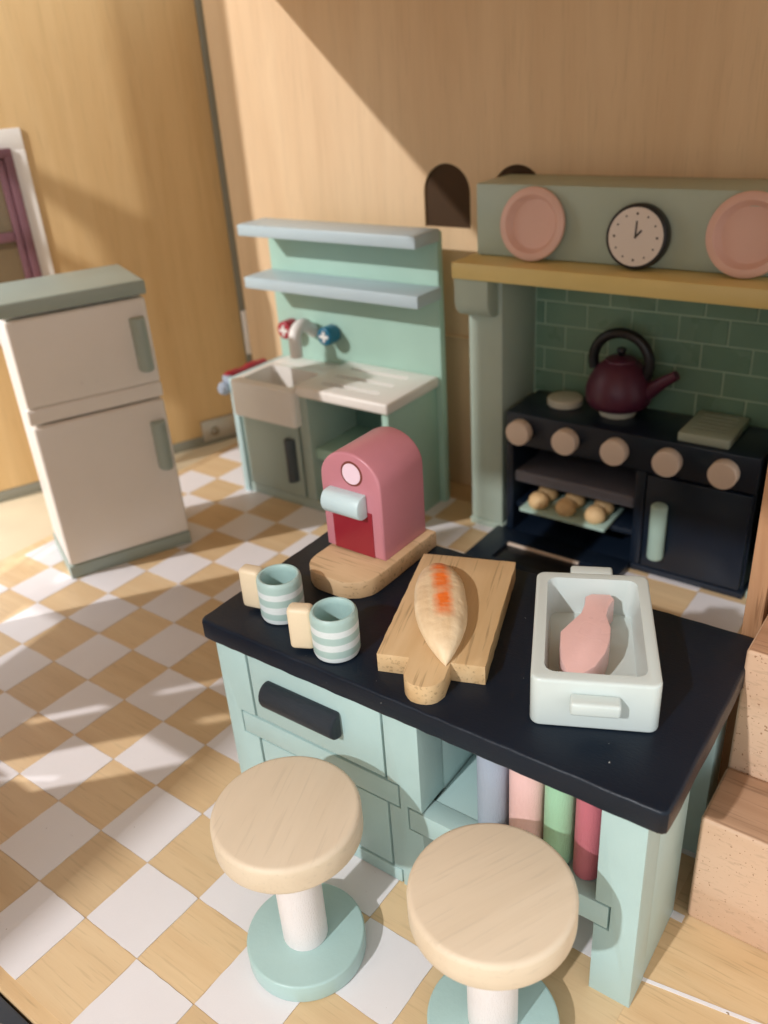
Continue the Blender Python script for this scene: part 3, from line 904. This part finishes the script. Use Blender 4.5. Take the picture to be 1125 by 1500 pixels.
# mugs
def mug(x, y, ang, label):
    t = thing('toy_mug', label, 'mug', (x, y, ZC), 0, 'mugs on the counter')
    r, h = 0.285, 0.60
    prof = [(0, 0.0), (r - .05, 0.0), (r - .015, 0.02), (r - .002, 0.06), (r, .2), (r, h - .06), (r - .01, h - .02), (r - .03, h), (r - .05, h - .005), (r - .066, h - .03), (r - .07, h - .08), (r - .07, .13), (0, .13)]
    cup = finish(lathe(prof, 48), 'cup', ['mug', 'mug_inside'], t)
    for p in cup.data.polygons:
        if math.hypot(p.center.x, p.center.y) < r - .04 and p.center.z > .1:
            p.material_index = 1
    a = R(ang)
    b = box(r - .03, r + .27, -.10, .10, .05, .625, 0.055, 3)
    finish(b, 'handle', 'mug_handle', t, Matrix.Rotation(a, 4, 'Z'))
mug(1.985, 2.19, 192, 'striped mint mug with cream handle, the one farther left')
mug(3.07, 1.955, 206, 'striped mint mug with cream handle near the counter front')

# cutting board and bread
cbx = thing('cutting_board', 'wooden cutting board with short handle under the bread', 'cutting board', (3.92, 3.17, ZC), 20.0)
bd = [(0.625, -1.12), (0.625, 1.12), (-0.625, 1.12), (-0.625, -1.12), (-0.235, -1.12), (-0.235, -1.35)] + arc(0.0, -1.35, 0.235, 180, 360, 12) + [(0.235, -1.12)]
finish(prism(rough(bd), 0.0, 0.25, 'z', 0.018), 'board', 'board_wood', cbx)
br = bmesh.new()
n, q = 30, 22
ring = []
for i in range(n + 1):
    t = i / n
    y = -1.03 + 2.06 * t
    u = abs(2 * t - 1)
    k = max(0.0, 1 - u ** 1.8) ** 0.8
    if t > 0.5:
        k = max(0.0, 1 - u ** 2.2) ** 0.7
    wd = 0.325 * k + 0.004
    hh = 0.275 * max(0.0, 1 - u ** 2.6) ** 0.6 + 0.02
    rr = []
    for j in range(q):
        a = 2 * math.pi * j / q
        cx_, cz_ = math.cos(a), math.sin(a)
        e = 0.85
        xx = wd * math.copysign(abs(cx_) ** e, cx_) * (1 + .035 * math.sin(9 * t + 1.3 * math.sin(2 * a)) + random.uniform(-.006, .006))
        zz = hh * .42 + (hh * .62 if cz_ > 0 else hh * .42) * math.copysign(abs(cz_) ** 0.9, cz_)
        rr.append(br.verts.new((xx, y, zz)))
    ring.append(rr)
for A, B in zip(ring, ring[1:]):
    for j in range(q):
        br.faces.new((A[j], A[(j + 1) % q], B[(j + 1) % q], B[j]))
br.faces.new(ring[0][::-1]); br.faces.new(ring[-1])
bread = finish(br, 'toy_bread_loaf', 'bread', None, smooth=50)
bread.location = (3.91, 2.95, ZC + 0.252)
bread.rotation_euler = (0, 0, R(36))
tag(bread, 'pale wooden bread loaf with an orange streak on top', 'bread')

# baking dish and fish
ds = thing('baking_dish', 'pale grey-green rectangular dish with end tabs', 'dish', (5.73, 3.26, ZC), 25.5)
body = finish(prism(rrect(-.65, .65, -1.06, 1.0, 0.11, 6), 0.0, 0.61, 'z', 0.035, 3), 'bowl', 'dish', ds)
cb = bmesh.new()
# tapered hollow
lo = [cb.verts.new((x, y, 0.14)) for x, y in rrect(-.47, .47, -.87, .82, 0.12, 5)]
hi = [cb.verts.new((x, y, 0.75)) for x, y in rrect(-.53, .53, -.93, .875, 0.12, 5)]
cb.faces.new(lo[::-1]); cb.faces.new(hi)
for i in range(len(lo)):
    j = (i + 1) % len(lo)
    cb.faces.new((lo[i], lo[j], hi[j], hi[i]))
o = tmpobj(cb); o.parent = ds
cut(body, [o])
for s in (-1, 1):
    y0, y1 = (0.998, 1.20) if s > 0 else (-1.24, -1.058)
    z0 = 0.43 if s > 0 else 0.31
    finish(box(-.25, .25, y0, y1, z0, z0 + .16, 0.035, 3), 'tab', 'dish', ds)
fp = [(5.36, 3.86), (5.40, 3.95), (5.60, 4.05), (5.68, 3.98), (5.69, 3.80), (5.74, 3.62), (5.88, 3.42), (5.97, 3.18), (6.02, 2.95), (6.02, 2.68), (5.96, 2.50), (5.87, 2.42), (5.78, 2.45), (5.65, 2.60), (5.52, 2.84), (5.42, 3.06), (5.44, 3.32), (5.46, 3.52), (5.42, 3.70)]
fb = prism(fp, 3.25, 3.59, 'z', 0.025, 2)
cx_, cy_ = 5.70, 3.20
fish = finish(fb, 'toy_fish', 'fish', None, Matrix.Translation((cx_, cy_, 0)) @ Matrix.Diagonal((0.97, 0.97, 1, 1)) @ Matrix.Translation((-cx_, -cy_, 0)), loc=(cx_, cy_, 3.25))
tag(fish, 'flat salmon pink wooden fish lying in the dish', 'fish')

# ================================================================== scale everything from tile units to scene units
sm = Matrix.Scale(S, 4)
done = set()
for o in list(sc.objects):
    if o.type == 'MESH' and o.data.name not in done:
        done.add(o.data.name)
        o.data.transform(sm)
    if o.type in ('MESH', 'EMPTY'):
        o.location = o.location * S
